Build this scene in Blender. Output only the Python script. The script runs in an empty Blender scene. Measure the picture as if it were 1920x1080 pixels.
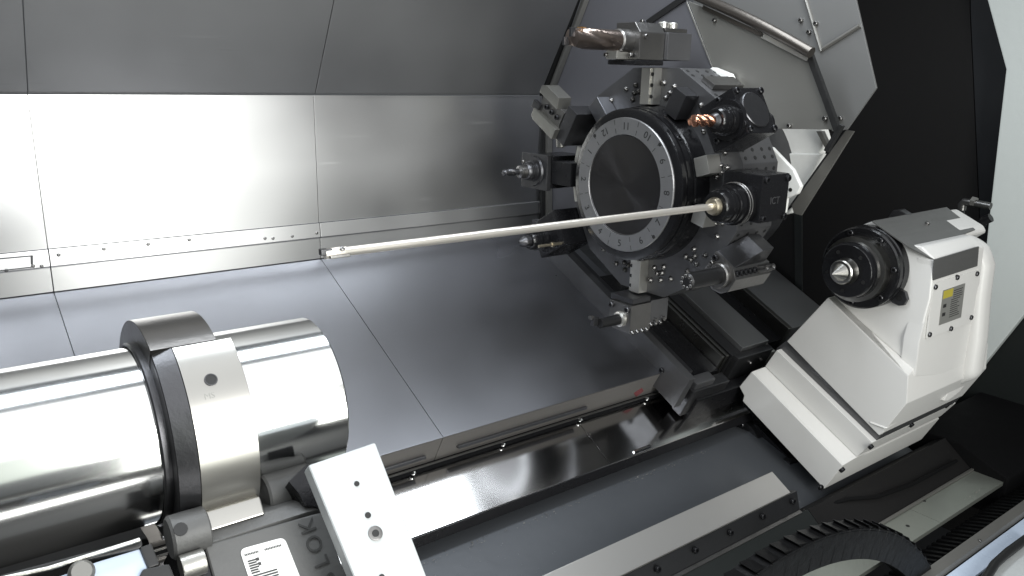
import bpy, bmesh, math, random
from mathutils import Vector, Matrix
random.seed(3)
S = bpy.context.scene
COL = S.collection

# ------------------------------------------------------------------ camera, world, lamps, exposure
F = 1490.0
AX = Vector((0.7982589, 0.139597, -0.58591417))
AY = Vector((-0.60192755, 0.21975456, -0.76771815))
AZ = Vector((0.02158616, 0.96551572, 0.25944832))
ROT = Matrix((AX, AY, AZ))                      # camera space -> world
cd = bpy.data.cameras.new("camera")
cam = bpy.data.objects.new("camera", cd)
COL.objects.link(cam)
cam.matrix_world = ROT.to_4x4()
cd.sensor_width = 36.0
cd.lens = F / 1920 * 36.0
cd.clip_start = 0.05
cd.clip_end = 100
S.camera = cam

wd = bpy.data.worlds.new("World")
S.world = wd
wd.use_nodes = True
wd.node_tree.nodes["Background"].inputs[0].default_value = (0.86, 0.93, 1.0, 1)
wd.node_tree.nodes["Background"].inputs[1].default_value = 0.10
S.view_settings.view_transform = 'Standard'
S.view_settings.look = 'None'
S.view_settings.exposure = 0.0
S.view_settings.gamma = 1.0


def area(name, loc, target, sx, sy, power, col):
    d = bpy.data.lights.new(name, 'AREA')
    d.shape = 'RECTANGLE'
    d.size, d.size_y = sx, sy
    d.energy = power
    d.color = col
    o = bpy.data.objects.new(name, d)
    COL.objects.link(o)
    o.location = loc
    o.rotation_euler = (Vector(target) - Vector(loc)).to_track_quat('-Z', 'Y').to_euler()
    return o


# bright workshop seen through the open door behind the camera, and the work lamps above it
area("door_light", (0.80, -1.15, 0.27), (0.80, 2.0, 0.27), 0.80, 1.02, 46, (1.0, 1.0, 0.98))
area("door_light_side", (-0.27, -1.15, 0.27), (-0.27, 2.0, 0.27), 1.33, 1.02, 3.6, (0.90, 1.0, 0.88))
area("door_light_low", (0.98, -1.15, -0.74), (0.98, 2.0, -0.74), 0.95, 0.78, 19, (0.98, 1.0, 0.95))
area("sill_streak_light", (-0.25, -0.40, -1.28), (-0.25, 1.0, -0.44), 1.3, 0.16, 3.5, (1.0, 1.0, 0.98))  # added strip light: makes the bright streak low on the shaft
area("ceiling_lamp", (0.25, -0.20, 1.32), (0.25, 0.72, -0.40), 2.9, 2.25, 37, (0.96, 0.98, 1.0))
area("work_lamp", (0.66, 1.20, 0.80), (0.66, 1.22, -0.6), 2.3, 0.32, 30, (0.88, 0.94, 1.0))


# ------------------------------------------------------------------ pixel helpers (1920 x 1080 photo)
def ray(px, py):
    return ROT @ Vector(((px - 960) / F, -(py - 540) / F, -1.0))
def UX(px, py, X): w = ray(px, py); return w * (X / w.x)
def UY(px, py, Y): w = ray(px, py); return w * (Y / w.y)
def UZ(px, py, Z): w = ray(px, py); return w * (Z / w.z)
def UP(px, py, p, n):
    w = ray(px, py); p = Vector(p); n = Vector(n); return w * (p.dot(n) / w.dot(n))


# ------------------------------------------------------------------ materials
MAT = {}
def nt(name):
    m = bpy.data.materials.new(name); m.use_nodes = True
    t = m.node_tree
    return m, t, t.nodes, t.links, t.nodes["Principled BSDF"]

def mat(name, col, rough=0.5, metal=0.0, coat=0.0, vary=0.08, rvary=0.1, scale=14, stretch=(1, 1, 1), bump=0.02, detail=6,
        spots=0.0, aniso=0.0, cvary=None, spec=0.5, wave=0.0, wscale=2.2, scratch=0.0, radial=False):
    m, t, N, L, P = nt(name)
    tc = N.new("ShaderNodeTexCoord")
    mp = N.new("ShaderNodeMapping"); mp.inputs["Scale"].default_value = stretch
    L.new(tc.outputs["Object"], mp.inputs[0])
    n1 = N.new("ShaderNodeTexNoise"); n1.inputs["Scale"].default_value = scale; n1.inputs["Detail"].default_value = detail
    n1.inputs["Roughness"].default_value = 0.62
    L.new(mp.outputs[0], n1.inputs[0])
    n2 = N.new("ShaderNodeTexNoise"); n2.inputs["Scale"].default_value = 3.1; n2.inputs["Detail"].default_value = min(5, detail)
    L.new(tc.outputs["Object"], n2.inputs[0])
    mix = N.new("ShaderNodeMix"); mix.data_type = 'RGBA'
    c2 = cvary or tuple(max(0, c * (1 - vary * 4)) for c in col)
    mix.inputs[6].default_value = (*col, 1); mix.inputs[7].default_value = (*c2, 1)
    mm = N.new("ShaderNodeMath"); mm.operation = 'MULTIPLY'
    L.new(n1.outputs[0], mm.inputs[0]); L.new(n2.outputs[0], mm.inputs[1])
    L.new(mm.outputs[0], mix.inputs[0])
    L.new(mix.outputs[2], P.inputs["Base Color"])
    mr = N.new("ShaderNodeMapRange")
    mr.inputs[1].default_value = 0.25; mr.inputs[2].default_value = 0.75
    mr.inputs[3].default_value = max(0.02, rough - rvary); mr.inputs[4].default_value = min(1, rough + rvary)
    ad = N.new("ShaderNodeMath"); ad.operation = 'ADD'; ad.use_clamp = True
    hf = N.new("ShaderNodeMath"); hf.operation = 'MULTIPLY_ADD'
    L.new(n1.outputs[0], hf.inputs[0]); hf.inputs[1].default_value = 0.35
    sc = N.new("ShaderNodeMath"); sc.operation = 'MULTIPLY'; sc.inputs[1].default_value = 0.65
    L.new(n2.outputs[0], sc.inputs[0]); L.new(sc.outputs[0], hf.inputs[2])
    L.new(hf.outputs[0], mr.inputs[0])
    L.new(mr.outputs[0], P.inputs["Roughness"])
    P.inputs["Metallic"].default_value = metal
    P.inputs["Specular IOR Level"].default_value = spec
    if coat: P.inputs["Coat Weight"].default_value = coat; P.inputs["Coat Roughness"].default_value = 0.15
    if aniso: P.inputs["Anisotropic"].default_value = aniso
    last = None
    if wave:
        n3 = N.new("ShaderNodeTexNoise"); n3.inputs["Scale"].default_value = wscale; n3.inputs["Detail"].default_value = 1.5
        L.new(tc.outputs["Object"], n3.inputs[0])
        bw = N.new("ShaderNodeBump"); bw.inputs["Strength"].default_value = wave; bw.inputs["Distance"].default_value = 0.02
        L.new(n3.outputs[0], bw.inputs["Height"]); last = bw
    if scratch:
        mp2 = N.new("ShaderNodeMapping"); mp2.inputs["Scale"].default_value = (3, 60, 60); mp2.inputs["Rotation"].default_value = (0, 0.35, 0.5)
        L.new(tc.outputs["Object"], mp2.inputs[0])
        n4 = N.new("ShaderNodeTexNoise"); n4.inputs["Scale"].default_value = 1.6; n4.inputs["Detail"].default_value = 3
        L.new(mp2.outputs[0], n4.inputs[0])
        r4 = N.new("ShaderNodeMapRange"); r4.inputs[1].default_value = 0.66; r4.inputs[2].default_value = 0.72
        L.new(n4.outputs[0], r4.inputs[0])
        n5 = N.new("ShaderNodeTexNoise"); n5.inputs["Scale"].default_value = 3.7; n5.inputs["Detail"].default_value = 1.0
        L.new(tc.outputs["Object"], n5.inputs[0])
        r5 = N.new("ShaderNodeMapRange"); r5.inputs[1].default_value = 0.35; r5.inputs[2].default_value = 0.85
        L.new(n5.outputs[0], r5.inputs[0])
        m5 = N.new("ShaderNodeMath"); m5.operation = 'MULTIPLY'
        L.new(r4.outputs[0], m5.inputs[0]); L.new(r5.outputs[0], m5.inputs[1])
        m6 = N.new("ShaderNodeMath"); m6.operation = 'MULTIPLY_ADD'; m6.inputs[1].default_value = scratch; m6.use_clamp = True
        L.new(m5.outputs[0], m6.inputs[0]); L.new(mr.outputs[0], m6.inputs[2])
        m7 = N.new("ShaderNodeMath"); m7.operation = 'MULTIPLY_ADD'; m7.inputs[1].default_value = scratch * 0.8; m7.use_clamp = True
        L.new(r5.outputs[0], m7.inputs[0]); L.new(m6.outputs[0], m7.inputs[2])
        L.new(m7.outputs[0], P.inputs["Roughness"])
    if radial:
        tg_ = N.new("ShaderNodeTangent"); tg_.direction_type = 'RADIAL'; tg_.axis = 'X'
        L.new(tg_.outputs[0], P.inputs["Tangent"]); P.inputs["Anisotropic"].default_value = 0.85
    if last is not None and not bump: L.new(last.outputs[0], P.inputs["Normal"])
    if bump:
        b = N.new("ShaderNodeBump")
        if last is not None: L.new(last.outputs[0], b.inputs["Normal"]); b.inputs["Strength"].default_value = bump; b.inputs["Distance"].default_value = 0.01
        L.new(n1.outputs[0], b.inputs["Height"]); L.new(b.outputs[0], P.inputs["Normal"])
    MAT[name] = m
    return m

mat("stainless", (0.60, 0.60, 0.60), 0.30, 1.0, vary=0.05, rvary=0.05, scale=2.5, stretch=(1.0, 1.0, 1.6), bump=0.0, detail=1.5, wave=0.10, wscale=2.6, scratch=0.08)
mat("stainless_satin", (0.46, 0.46, 0.46), 0.38, 1.0, vary=0.06, rvary=0.06, scale=3, stretch=(1.0, 1.6, 1.6), bump=0.0, detail=2, wave=0.14, wscale=2.4, scratch=0.10)
mat("cover_steel", (0.255, 0.258, 0.275), 0.31, 0.95, vary=0.05, rvary=0.07, scale=4, stretch=(1.0, 1.0, 1.0), bump=0.0, detail=2.0, wave=0.10, wscale=2.2)
mat("polished_steel", (0.58, 0.57, 0.56), 0.11, 1.0, vary=0.03, rvary=0.02, scale=4, stretch=(0.4, 2, 2), bump=0.0, detail=2, scratch=0.04)
mat("chrome", (0.74, 0.745, 0.735), 0.13, 1.0, vary=0.02, rvary=0.02, scale=4, stretch=(0.3, 3, 3), bump=0.0, detail=2, scratch=0.03)
mat("ground_steel", (0.36, 0.352, 0.33), 0.28, 1.0, vary=0.03, rvary=0.02, scale=6, stretch=(0.6, 3, 3), bump=0.0, detail=2)
mat("bar_steel", (0.92, 0.87, 0.79), 0.36, 0.86, vary=0.03, rvary=0.06, scale=30, stretch=(0.3, 4, 4), bump=0.01)
mat("turret_steel", (0.155, 0.155, 0.160), 0.42, 0.8, vary=0.08, rvary=0.08, scale=30, bump=0.02)
mat("holder_steel", (0.22, 0.215, 0.21), 0.34, 0.95, vary=0.06, rvary=0.08, scale=40, bump=0.02)
mat("pale_steel", (0.62, 0.61, 0.57), 0.34, 0.9, vary=0.05, rvary=0.06, scale=40, bump=0.015)
mat("dark_steel", (0.10, 0.10, 0.105), 0.35, 0.9, vary=0.08, rvary=0.08, scale=35, bump=0.02)
mat("black_oxide", (0.018, 0.018, 0.02), 0.28, 0.5, vary=0.08, rvary=0.10, scale=40, bump=0.02)
mat("black_gloss", (0.010, 0.010, 0.011), 0.16, 0.2, vary=0.05, rvary=0.06, scale=40, bump=0.006)
mat("face_black", (0.065, 0.063, 0.064), 0.32, 0.95, vary=0.0, rvary=0.0, scale=60, bump=0.0, radial=True)
mat("ring_silver", (0.30, 0.30, 0.305), 0.40, 0.85, vary=0.05, rvary=0.05, scale=60, bump=0.01)
mat("print_black", (0.02, 0.02, 0.02), 0.6)
mat("white_paint", (0.61, 0.602, 0.58), 0.42, 0.0, coat=0.12, vary=0.012, rvary=0.05, scale=70, bump=0.0)
mat("arm_white", (0.47, 0.49, 0.49), 0.36, 0.0, vary=0.02, rvary=0.06, scale=50, bump=0.01)
mat("pillar_white", (0.60, 0.635, 0.615), 0.38, 0.0, vary=0.02, rvary=0.06, scale=30, bump=0.008)
mat("black_sheet", (0.0085, 0.0080, 0.0080), 0.65, 0.0, spec=0.25, vary=0.12, rvary=0.08, scale=8, bump=0.01)
mat("black_sheet_edge", (0.011, 0.012, 0.014), 0.45, 0.0, vary=0.12, rvary=0.08, scale=8, bump=0.01)
mat("green_grey_sheet", (0.011, 0.0135, 0.013), 0.5, 0.1, vary=0.10, rvary=0.08, scale=6, bump=0.01)
mat("grey_sheet", (0.23, 0.23, 0.225), 0.42, 0.55, vary=0.05, rvary=0.08, scale=5, bump=0.01)
mat("grey_sheet_warm", (0.20, 0.197, 0.182), 0.42, 0.5, vary=0.05, rvary=0.08, scale=5, bump=0.01)
mat("grey_sheet_cool", (0.16, 0.16, 0.175), 0.42, 0.5, vary=0.05, rvary=0.08, scale=5, bump=0.01)
mat("seal_black", (0.012, 0.012, 0.012), 0.45, 0.0, vary=0.1, rvary=0.1, scale=40)
mat("roof_bar", (0.10, 0.09, 0.08), 0.32, 0.8, vary=0.02, rvary=0.02, scale=25)
mat("trim_grey", (0.22, 0.215, 0.20), 0.38, 0.6, vary=0.05, rvary=0.08, scale=20)
mat("trough_grey", (0.088, 0.094, 0.103), 0.36, 0.3, vary=0.12, rvary=0.10, scale=7, bump=0.02)
mat("copper", (0.72, 0.36, 0.24), 0.26, 1.0, vary=0.05, rvary=0.06, scale=60)
mat("carbide", (0.30, 0.245, 0.215), 0.30, 1.0, vary=0.02, rvary=0.02, scale=40)
mat("gold_tin", (0.95, 0.55, 0.14), 0.3, 1.0)
mat("steady_grey", (0.095, 0.095, 0.093), 0.5, 0.1, vary=0.03, rvary=0.06, scale=60, bump=0.015)
mat("sticker_white", (0.82, 0.82, 0.80), 0.5)
mat("label_grey", (0.30, 0.30, 0.28), 0.4, 0.4)
mat("label_yellow", (0.40, 0.34, 0.05), 0.5)
mat("chain_black", (0.003, 0.003, 0.0033), 0.45, 0.0, spec=0.22, vary=0.1, rvary=0.1, scale=50, bump=0.02)
mat("plate_green_grey", (0.36, 0.38, 0.34), 0.34, 0.7, vary=0.05, rvary=0.08, scale=10)
mat("pale_blue", (0.50, 0.58, 0.70), 0.25, 0.1, vary=0.03)
mat("brass", (0.62, 0.55, 0.42), 0.34, 1.0, vary=0.05)
mat("red_mark", (0.16, 0.035, 0.04), 0.6)
mat("plate_steel", (0.17, 0.17, 0.165), 0.48, 0.6, vary=0.08, rvary=0.06, scale=14, stretch=(1, 5, 5), bump=0.01)
mat("jaw_steel", (0.34, 0.335, 0.31), 0.36, 0.9, vary=0.06, rvary=0.06, scale=40)
mat("letter_grey", (0.035, 0.035, 0.034), 0.55)
mat("deep_black", (0.0035, 0.0035, 0.0039), 0.7, spec=0.12)
mat("chips", (0.22, 0.21, 0.19), 0.45, 0.8)
mat("housing_white", (0.80, 0.80, 0.77), 0.42, vary=0.015, rvary=0.06, scale=60)
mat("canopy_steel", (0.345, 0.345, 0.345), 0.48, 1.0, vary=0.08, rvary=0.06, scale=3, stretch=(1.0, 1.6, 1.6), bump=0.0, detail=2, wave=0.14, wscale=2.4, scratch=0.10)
mat("collar_dark", (0.12, 0.115, 0.11), 0.30, 1.0, vary=0.03, rvary=0.03, scale=20)
mat("lip_lit_steel", (0.20, 0.19, 0.18), 0.48, 0.55, vary=0.05, rvary=0.05, scale=6, stretch=(0.5, 4, 4))  # same sheet as the cover; a pale reflection put into its colour
mat("tool_dark", (0.045, 0.045, 0.046), 0.38, 0.8, vary=0.05, rvary=0.05, scale=40)
mat("rail_steel", (0.52, 0.51, 0.49), 0.34, 0.75, vary=0.03, rvary=0.03, scale=5, stretch=(0.5, 2, 2), bump=0.0, detail=2)
mat("floor_dark", (0.035, 0.036, 0.038), 0.5, vary=0.1)
mat("droplet", (0.20, 0.21, 0.22), 0.3, 0.0)


# ------------------------------------------------------------------ mesh builder
class MB:
    def __init__(s): s.v = []; s.f = []
    def add(s, vs, fs):
        b = len(s.v); s.v += [Vector(v) for v in vs]; s.f += [tuple(i + b for i in f) for f in fs]; return s
    def box(s, x0, x1, y0, y1, z0, z1, M=None):
        vs = [Vector((x, y, z)) for x in (x0, x1) for y in (y0, y1) for z in (z0, z1)]
        if M: vs = [M @ v for v in vs]
        return s.add(vs, [(0, 1, 3, 2), (4, 6, 7, 5), (0, 4, 5, 1), (2, 3, 7, 6), (0, 2, 6, 4), (1, 5, 7, 3)])
    def prism(s, pts, off):
        """closed solid: planar polygon pts swept by vector off"""
        n = len(pts); off = Vector(off)
        vs = [Vector(p) for p in pts] + [Vector(p) + off for p in pts]
        fs = [tuple(range(n))[::-1], tuple(range(n, 2 * n))] + [(i, (i + 1) % n, n + (i + 1) % n, n + i) for i in range(n)]
        return s.add(vs, fs)
    def rings(s, rings, cap=True):
        n = len(rings[0]); b = len(s.v)
        for r in rings: s.v += [Vector(p) for p in r]
        for k in range(len(rings) - 1):
            for i in range(n):
                j = (i + 1) % n
                s.f.append((b + k * n + i, b + k * n + j, b + (k + 1) * n + j, b + (k + 1) * n + i))
        if cap:
            s.f.append(tuple(b + i for i in range(n))[::-1])
            s.f.append(tuple(b + (len(rings) - 1) * n + i for i in range(n)))
        return s
    def lathe(s, prof, c=(0, 0, 0), ax=(1, 0, 0), seg=32, cap=True):
        """prof: list of (distance along ax, radius)"""
        a = Vector(ax).normalized(); u = a.orthogonal().normalized(); w = a.cross(u); c = Vector(c)
        return s.rings([[c + a * d + (u * math.cos(t) + w * math.sin(t)) * max(r, 1e-5)
                         for t in (2 * math.pi * i / seg for i in range(seg))] for d, r in prof], cap)
    def cyl(s, p0, p1, r, seg=20, r1=None):
        p0 = Vector(p0); p1 = Vector(p1)
        return s.lathe([(0, r), ((p1 - p0).length, r if r1 is None else r1)], p0, p1 - p0, seg)
    def tube(s, pts, r, seg=10):
        rings = []
        pts = [Vector(p) for p in pts]
        up = None
        for i, p in enumerate(pts):
            d = (pts[min(i + 1, len(pts) - 1)] - pts[max(i - 1, 0)]).normalized()
            if up is None: up = d.orthogonal().normalized()
            up = (up - d * up.dot(d)).normalized(); w = d.cross(up)
            rr = r[i] if isinstance(r, (list, tuple)) else r
            rings.append([p + (up * math.cos(t) + w * math.sin(t)) * rr for t in (2 * math.pi * k / seg for k in range(seg))])
        return s.rings(rings)
    def mesh(s, name, m, bevel=0, segs=2, ang=32, off=None):
        me = bpy.data.meshes.new(name)
        bm = bmesh.new()
        vs = [bm.verts.new(v - off if off else v) for v in s.v]
        for f in s.f:
            try: bm.faces.new([vs[i] for i in f])
            except ValueError: pass
        bmesh.ops.recalc_face_normals(bm, faces=bm.faces)
        if bevel:
            es = [e for e in bm.edges if len(e.link_faces) == 2 and e.calc_face_angle(0) > math.radians(28)]
            bmesh.ops.bevel(bm, geom=es, offset=bevel, segments=segs, affect='EDGES', profile=0.6, clamp_overlap=True)
        for f in bm.faces: f.smooth = True
        bm.to_mesh(me); bm.free()
        me.set_sharp_from_angle(angle=math.radians(ang))
        if m: me.materials.append(MAT[m])
        return me
    def build(s, name, m, parent=None, bevel=0, segs=2, ang=32):
        off = None
        if parent is not None and parent.get("_w"): off = Vector(parent["_w"])
        o = bpy.data.objects.new(name, s.mesh(name, m, bevel, segs, ang, off))
        COL.objects.link(o)
        if parent is not None: o.parent = parent
        if bevel:
            w = o.modifiers.new("weighted_normal", 'WEIGHTED_NORMAL')
            w.mode = 'FACE_AREA'; w.weight = 100; w.keep_sharp = True
        return o

def tag(o, label, cat, group=None):
    o["label"] = label; o["category"] = cat
    if group: o["group"] = group
    return o
def thing(name, label, cat, base=None, M=None, group=None):
    """Empty. base: world point, children are given in world coords. M: frame, children are given in that frame."""
    o = bpy.data.objects.new(name, None); COL.objects.link(o); o.empty_display_size = 0.05
    if base is not None:
        o.location = base; o["_w"] = [float(c) for c in base]
    if M is not None: o.matrix_world = M
    return tag(o, label, cat, group)

def put(me, name, parent, pos, normal=None, spin=0.0, world=True):
    """place a shared mesh (built facing +Z) as a part"""
    o = bpy.data.objects.new(name, me); COL.objects.link(o)
    p = Vector(pos)
    if parent is not None:
        o.parent = parent
        if parent.get("_w"): p = p - Vector(parent["_w"])
    o.location = p
    if normal is not None:
        q = Vector(normal).to_track_quat('Z', 'Y'); o.rotation_euler = (q.to_matrix() @ Matrix.Rotation(spin, 3, 'Z')).to_euler()
    return o

def bolt_mesh(name, r, h, m, seg=14):
    b = MB().lathe([(-0.002, r), (h * 0.75, r), (h, r * 0.82), (h, r * 0.5), (h * 0.35, r * 0.46), (h * 0.35, 0.0)], ax=(0, 0, 1), seg=seg)
    return b.mesh(name, m)
def button_mesh(name, r, h, m, seg=14):
    b = MB().lathe([(-0.002, r), (0, r), (h * 0.6, r * 0.8), (h, r * 0.45), (h, r * 0.3), (h * 0.4, r * 0.28), (h * 0.4, 0.0)], ax=(0, 0, 1), seg=seg)
    return b.mesh(name, m)
def hole_mesh(name, r, m="seal_black"):
    b = MB().lathe([(-0.001, r), (0.0006, r), (0.0006, 0)], ax=(0, 0, 1), seg=12)
    return b.mesh(name, m)
BOLT = bolt_mesh("bolt", 0.008, 0.008, "dark_steel")
BOLT_S = bolt_mesh("bolt", 0.0055, 0.006, "holder_steel")
BOLT_BLK = bolt_mesh("bolt", 0.0075, 0.006, "black_oxide")
STUD = button_mesh("bolt", 0.0075, 0.007, "holder_steel")
CHROME_BTN = button_mesh("bolt", 0.006, 0.005, "chrome")
RIVET = button_mesh("rivet", 0.0042, 0.0015, "holder_steel")
HOLE = hole_mesh("hole", 0.0048)
HOLE_L = hole_mesh("hole", 0.0075)

def text(name, s, size, m, parent, M, extrude=0.0006):
    c = bpy.data.curves.new(name, 'FONT'); c.body = s; c.size = size; c.align_x = 'CENTER'; c.align_y = 'CENTER'
    c.extrude = extrude; c.resolution_u = 3
    c.materials.append(MAT[m])
    tmp = bpy.data.objects.new("tmp", c); COL.objects.link(tmp)
    bpy.context.view_layer.update()
    me = bpy.data.meshes.new_from_object(tmp.evaluated_get(bpy.context.evaluated_depsgraph_get()))
    bpy.data.objects.remove(tmp); bpy.data.curves.remove(c)
    me.name = name
    o = bpy.data.objects.new(name, me); COL.objects.link(o)
    if parent is not None:
        o.parent = parent
        if parent.get("_w"): M = Matrix.Translation(-Vector(parent["_w"])) @ M
    o.matrix_local = M
    return o
def frame(x, y, z, o):
    x = Vector(x).normalized(); y = Vector(y).normalized(); z = Vector(z).normalized()
    return Matrix(((x.x, y.x, z.x, o[0]), (x.y, y.y, z.y, o[1]), (x.z, y.z, z.z, o[2]), (0, 0, 0, 1)))

D = 1.98                      # rear wall depth
XA, XB, XC = 0.2217, 0.857, 1.606   # panel joints along the machine
XL = -1.3

# ------------------------------------------------------------------ floor
fl = MB().box(-6, 8, -6, 8, -1.64, -1.6).build("floor", "floor_dark"); fl["kind"] = "structure"

# ------------------------------------------------------------------ rear wall, canopy and slope cover
def strip_x(name, m, parent, x0, x1, prof, th=0.008, bevel=0.0015, gap=0.0007):
    """sheet swept along the machine; prof = list of (y,z) seen from the camera side, thickness away from it"""
    out = []
    n = len(prof)
    P = [Vector((0, p[0], p[1])) for p in prof]
    nor = []
    for i in range(n):
        d = (P[min(i + 1, n - 1)] - P[max(i - 1, 0)]).normalized()
        nor.append(Vector((0, d.z, -d.y)))
    pts = P + [P[i] - nor[i] * th for i in range(n - 1, -1, -1)]
    return MB().prism([p + Vector((x0 + gap, 0, 0)) for p in pts], (x1 - x0 - 2 * gap, 0, 0)).build(name, m, parent, bevel)

def away(prof):   # make sure thickness goes away from the camera
    return prof
z_seam, z_led, z_base = -0.0625, -0.393, -0.4905
rw = thing("rear_wall", "bright brushed stainless steel rear wall with a riveted ledge along its foot", "wall", (0.2, D, -0.4))
for x0, x1 in ((XL, XA), (XA, XB), (XB, XC), (XC, 1.75)):
    strip_x("wall_panel", "stainless", rw, x0, x1, [(D, z_led), (D, z_seam)], th=-0.008, bevel=0.0003)
for x0, x1 in ((XL, XA), (XA, XB), (XB, XC), (XC, 1.75)):
    strip_x("ledge_strip", "stainless_satin" if x0 > 0.5 else "stainless", rw, x0, x1,  # duller steel past the lamp glare, so the shading sits in the material
            [(D - 0.004, z_base), (D - 0.004, z_led - 0.042), (D - 0.009, z_led - 0.038), (D - 0.006, z_led - 0.001)], th=-0.006, bevel=0.001)
for px, py in ((110, 478), (195, 467), (278, 458), (355, 450), (497, 447), (512, 447), (548, 443), (594, 437), (12, 507), (62, 499), (78, 499)):
    put(RIVET, "rivet", rw, UY(px, py, D - 0.0085), (0, -1, 0))
for pts_ in ([(-20, 486), (60, 479), (60, 481), (-20, 488)], [(58, 479), (62, 479), (62, 496), (58, 496)], [(-20, 509), (60, 500), (60, 502), (-20, 511)]):
    MB().prism([UY(px, py, D - 0.0105) for px, py in pts_], (0, 0.001, 0)).build("slot_edge", "dark_steel", rw)
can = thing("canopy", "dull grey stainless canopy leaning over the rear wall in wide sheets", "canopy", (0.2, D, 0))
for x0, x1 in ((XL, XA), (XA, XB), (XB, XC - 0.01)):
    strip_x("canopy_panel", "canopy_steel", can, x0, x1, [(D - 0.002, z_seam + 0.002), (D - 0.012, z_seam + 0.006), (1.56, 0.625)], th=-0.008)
sc_ = thing("slope_cover", "blue-grey sloping steel cover sheets running below the turret", "cover", (0.2, 1.6, -0.7))
CF = (1.36, -0.773)
for x0, x1 in ((XL, XA), (XA, XB), (XB, 1.70)):
    strip_x("cover_panel", "cover_steel", sc_, x0, x1, [(CF[0] + 0.0005, CF[1] - 0.0012), CF, (D - 0.004, z_base - 0.002)], th=-0.010, bevel=0.002)
    strip_x("front_lip", "lip_lit_steel", sc_, x0, x1, [(1.398, -0.845), (CF[0] + 0.0015, CF[1] - 0.0035)], th=-0.006, bevel=0.001)
# pressed ribs on the lip
for x0, x1 in ((XL + .02, XA - .05), (XA + .05, XB - 0.035), (XB + 0.05, 1.30)):
    MB().box(x0, x1, 1.374, 1.384, -0.822, -0.814).build("lip_rib", "cover_steel", sc_, 0.002)
for px, py in ((620, 780), (905, 610), (1135, 720), (700, 690)):
    pass
MB().prism([UP(1188, 737, (0, 1.38, -0.81), (0, -0.88, -0.45)), UP(1203, 727, (0, 1.38, -0.81), (0, -0.88, -0.45)), UP(1206, 732, (0, 1.38, -0.81), (0, -0.88, -0.45)), UP(1192, 743, (0, 1.38, -0.81), (0, -0.88, -0.45))],
           (0, -0.002, -0.001)).build("red_mark", "red_mark", sc_)

# ------------------------------------------------------------------ trough guard below the cover, pit and guide rail
tg = thing("trough_guard", "mirror polished steel guard strip below the sloping cover with button bolts", "guard", (0.5, 1.35, -0.9))
gx = 1.2905
for x0, x1 in ((XL, gx), (gx, 1.85)):
    strip_x("guard_panel", "polished_steel", tg, x0, x1, [(1.272, -0.9315), (1.274, -0.9295), (1.401, -0.8600)], th=-0.008, bevel=0.001)
MB().box(XL, 1.85, 1.392, 1.420, -0.8615, -0.8455).build("trim_rail", "black_gloss", tg, 0.003)
MB().box(XL, 1.62, 1.388, 1.393, -0.8485, -0.8445).build("trim_bead", "holder_steel", tg, 0.001)
MB().prism([(XL, 1.276, -0.934), (XL, 1.268, -0.930), (XL, 1.262, -0.950), (XL, 1.270, -0.954)], (3.15, 0, 0)).build("drip_edge", "black_oxide", tg, 0.001)
for k in range(-4, 8):
    if k == 4: continue
    put(CHROME_BTN, "bolt", tg, (0.80 + k * 0.247 + 0.0, 1.3915, -0.8555), (0, -0.9, 0.45))
pl = UP(1205, 843, (0, 1.274, -0.9275), (0, -0.38, 0.92))
MB().box(pl.x - 0.03, pl.x + 0.03, pl.y - 0.002, pl.y + 0.006, pl.z - 0.004, pl.z + 0.004).build("strike_plate", "chrome", tg, 0.0015)

tr = MB().prism([(XL, 1.45, -0.99), (XL, 1.262, -0.985), (XL, 1.0, -1.07), (XL, 0.90, -1.10), (XL, 0.90, -1.14), (XL, 1.45, -1.10)], (3.6, 0, 0)).build("chip_trough", "trough_grey", None, 0.002)
tag(tr, "long dark grey coolant trough between the polished guard and the lower rail", "trough")
# droplets and chips lying in the trough
dr = MB()
for i in range(420):
    x = random.uniform(0.5, 1.5)
    if random.random() < 0.8: x = random.gauss(0.86, 0.06)
    y = random.uniform(1.02, 1.10) if random.random() < .8 else random.uniform(1.0, 1.25)
    z = -0.985 + (y - 1.262) / (1.0 - 1.262) * (-0.085) + 0.0008
    r = random.uniform(0.0006, 0.0014)
    dr.add([(x - r, y, z), (x + r, y - r, z), (x, y + r, z), (x, y, z + r)], [(0, 1, 3), (1, 2, 3), (2, 0, 3)])
o = dr.build("coolant_droplets", "droplet"); o["kind"] = "stuff"; tag(o, "fine coolant droplets and chips sprinkled over the dark trough floor", "droplets")

ym_, zm_ = 0.96, -1.016
cp = MB()
def chip(x, y, z, k):
    a = random.uniform(0, 6.28); L_ = random.uniform(0.0015, 0.004) * k; w_ = L_ * 0.3
    d = Vector((math.cos(a), math.sin(a), random.uniform(-.1, .5))) * L_; e = Vector((-math.sin(a), math.cos(a), 0.3)) * w_
    p = Vector((x, y, z))
    cp.add([p, p + e, p + d * 0.5 + Vector((0, 0, w_)), p + d, p + d - e], [(0, 1, 2), (2, 1, 3), (2, 3, 4), (0, 2, 4)])
for i in range(160):
    x = random.uniform(0.55, 1.7); chip(x, 1.262 - random.uniform(0.0, 0.02), -0.9845, 1)
for i in range(120):
    x = random.uniform(0.7, 1.6); chip(x, random.uniform(1.01, 1.04), -1.062, 1)
for i in range(26):
    u = random.random(); chip(2.10 + 0.16 * u + random.gauss(0, .006), 0.79, -1.088 - 0.0, 1.0)
for i in range(60):
    chip(random.uniform(0.9, 1.7), random.uniform(ym_ - .02, ym_ + .02), zm_ + 0.0, 0.8)
o = cp.build("swarf", "chips"); o["kind"] = "stuff"; tag(o, "tiny metal chips scattered along the trough edges and rail", "swarf")

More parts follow.
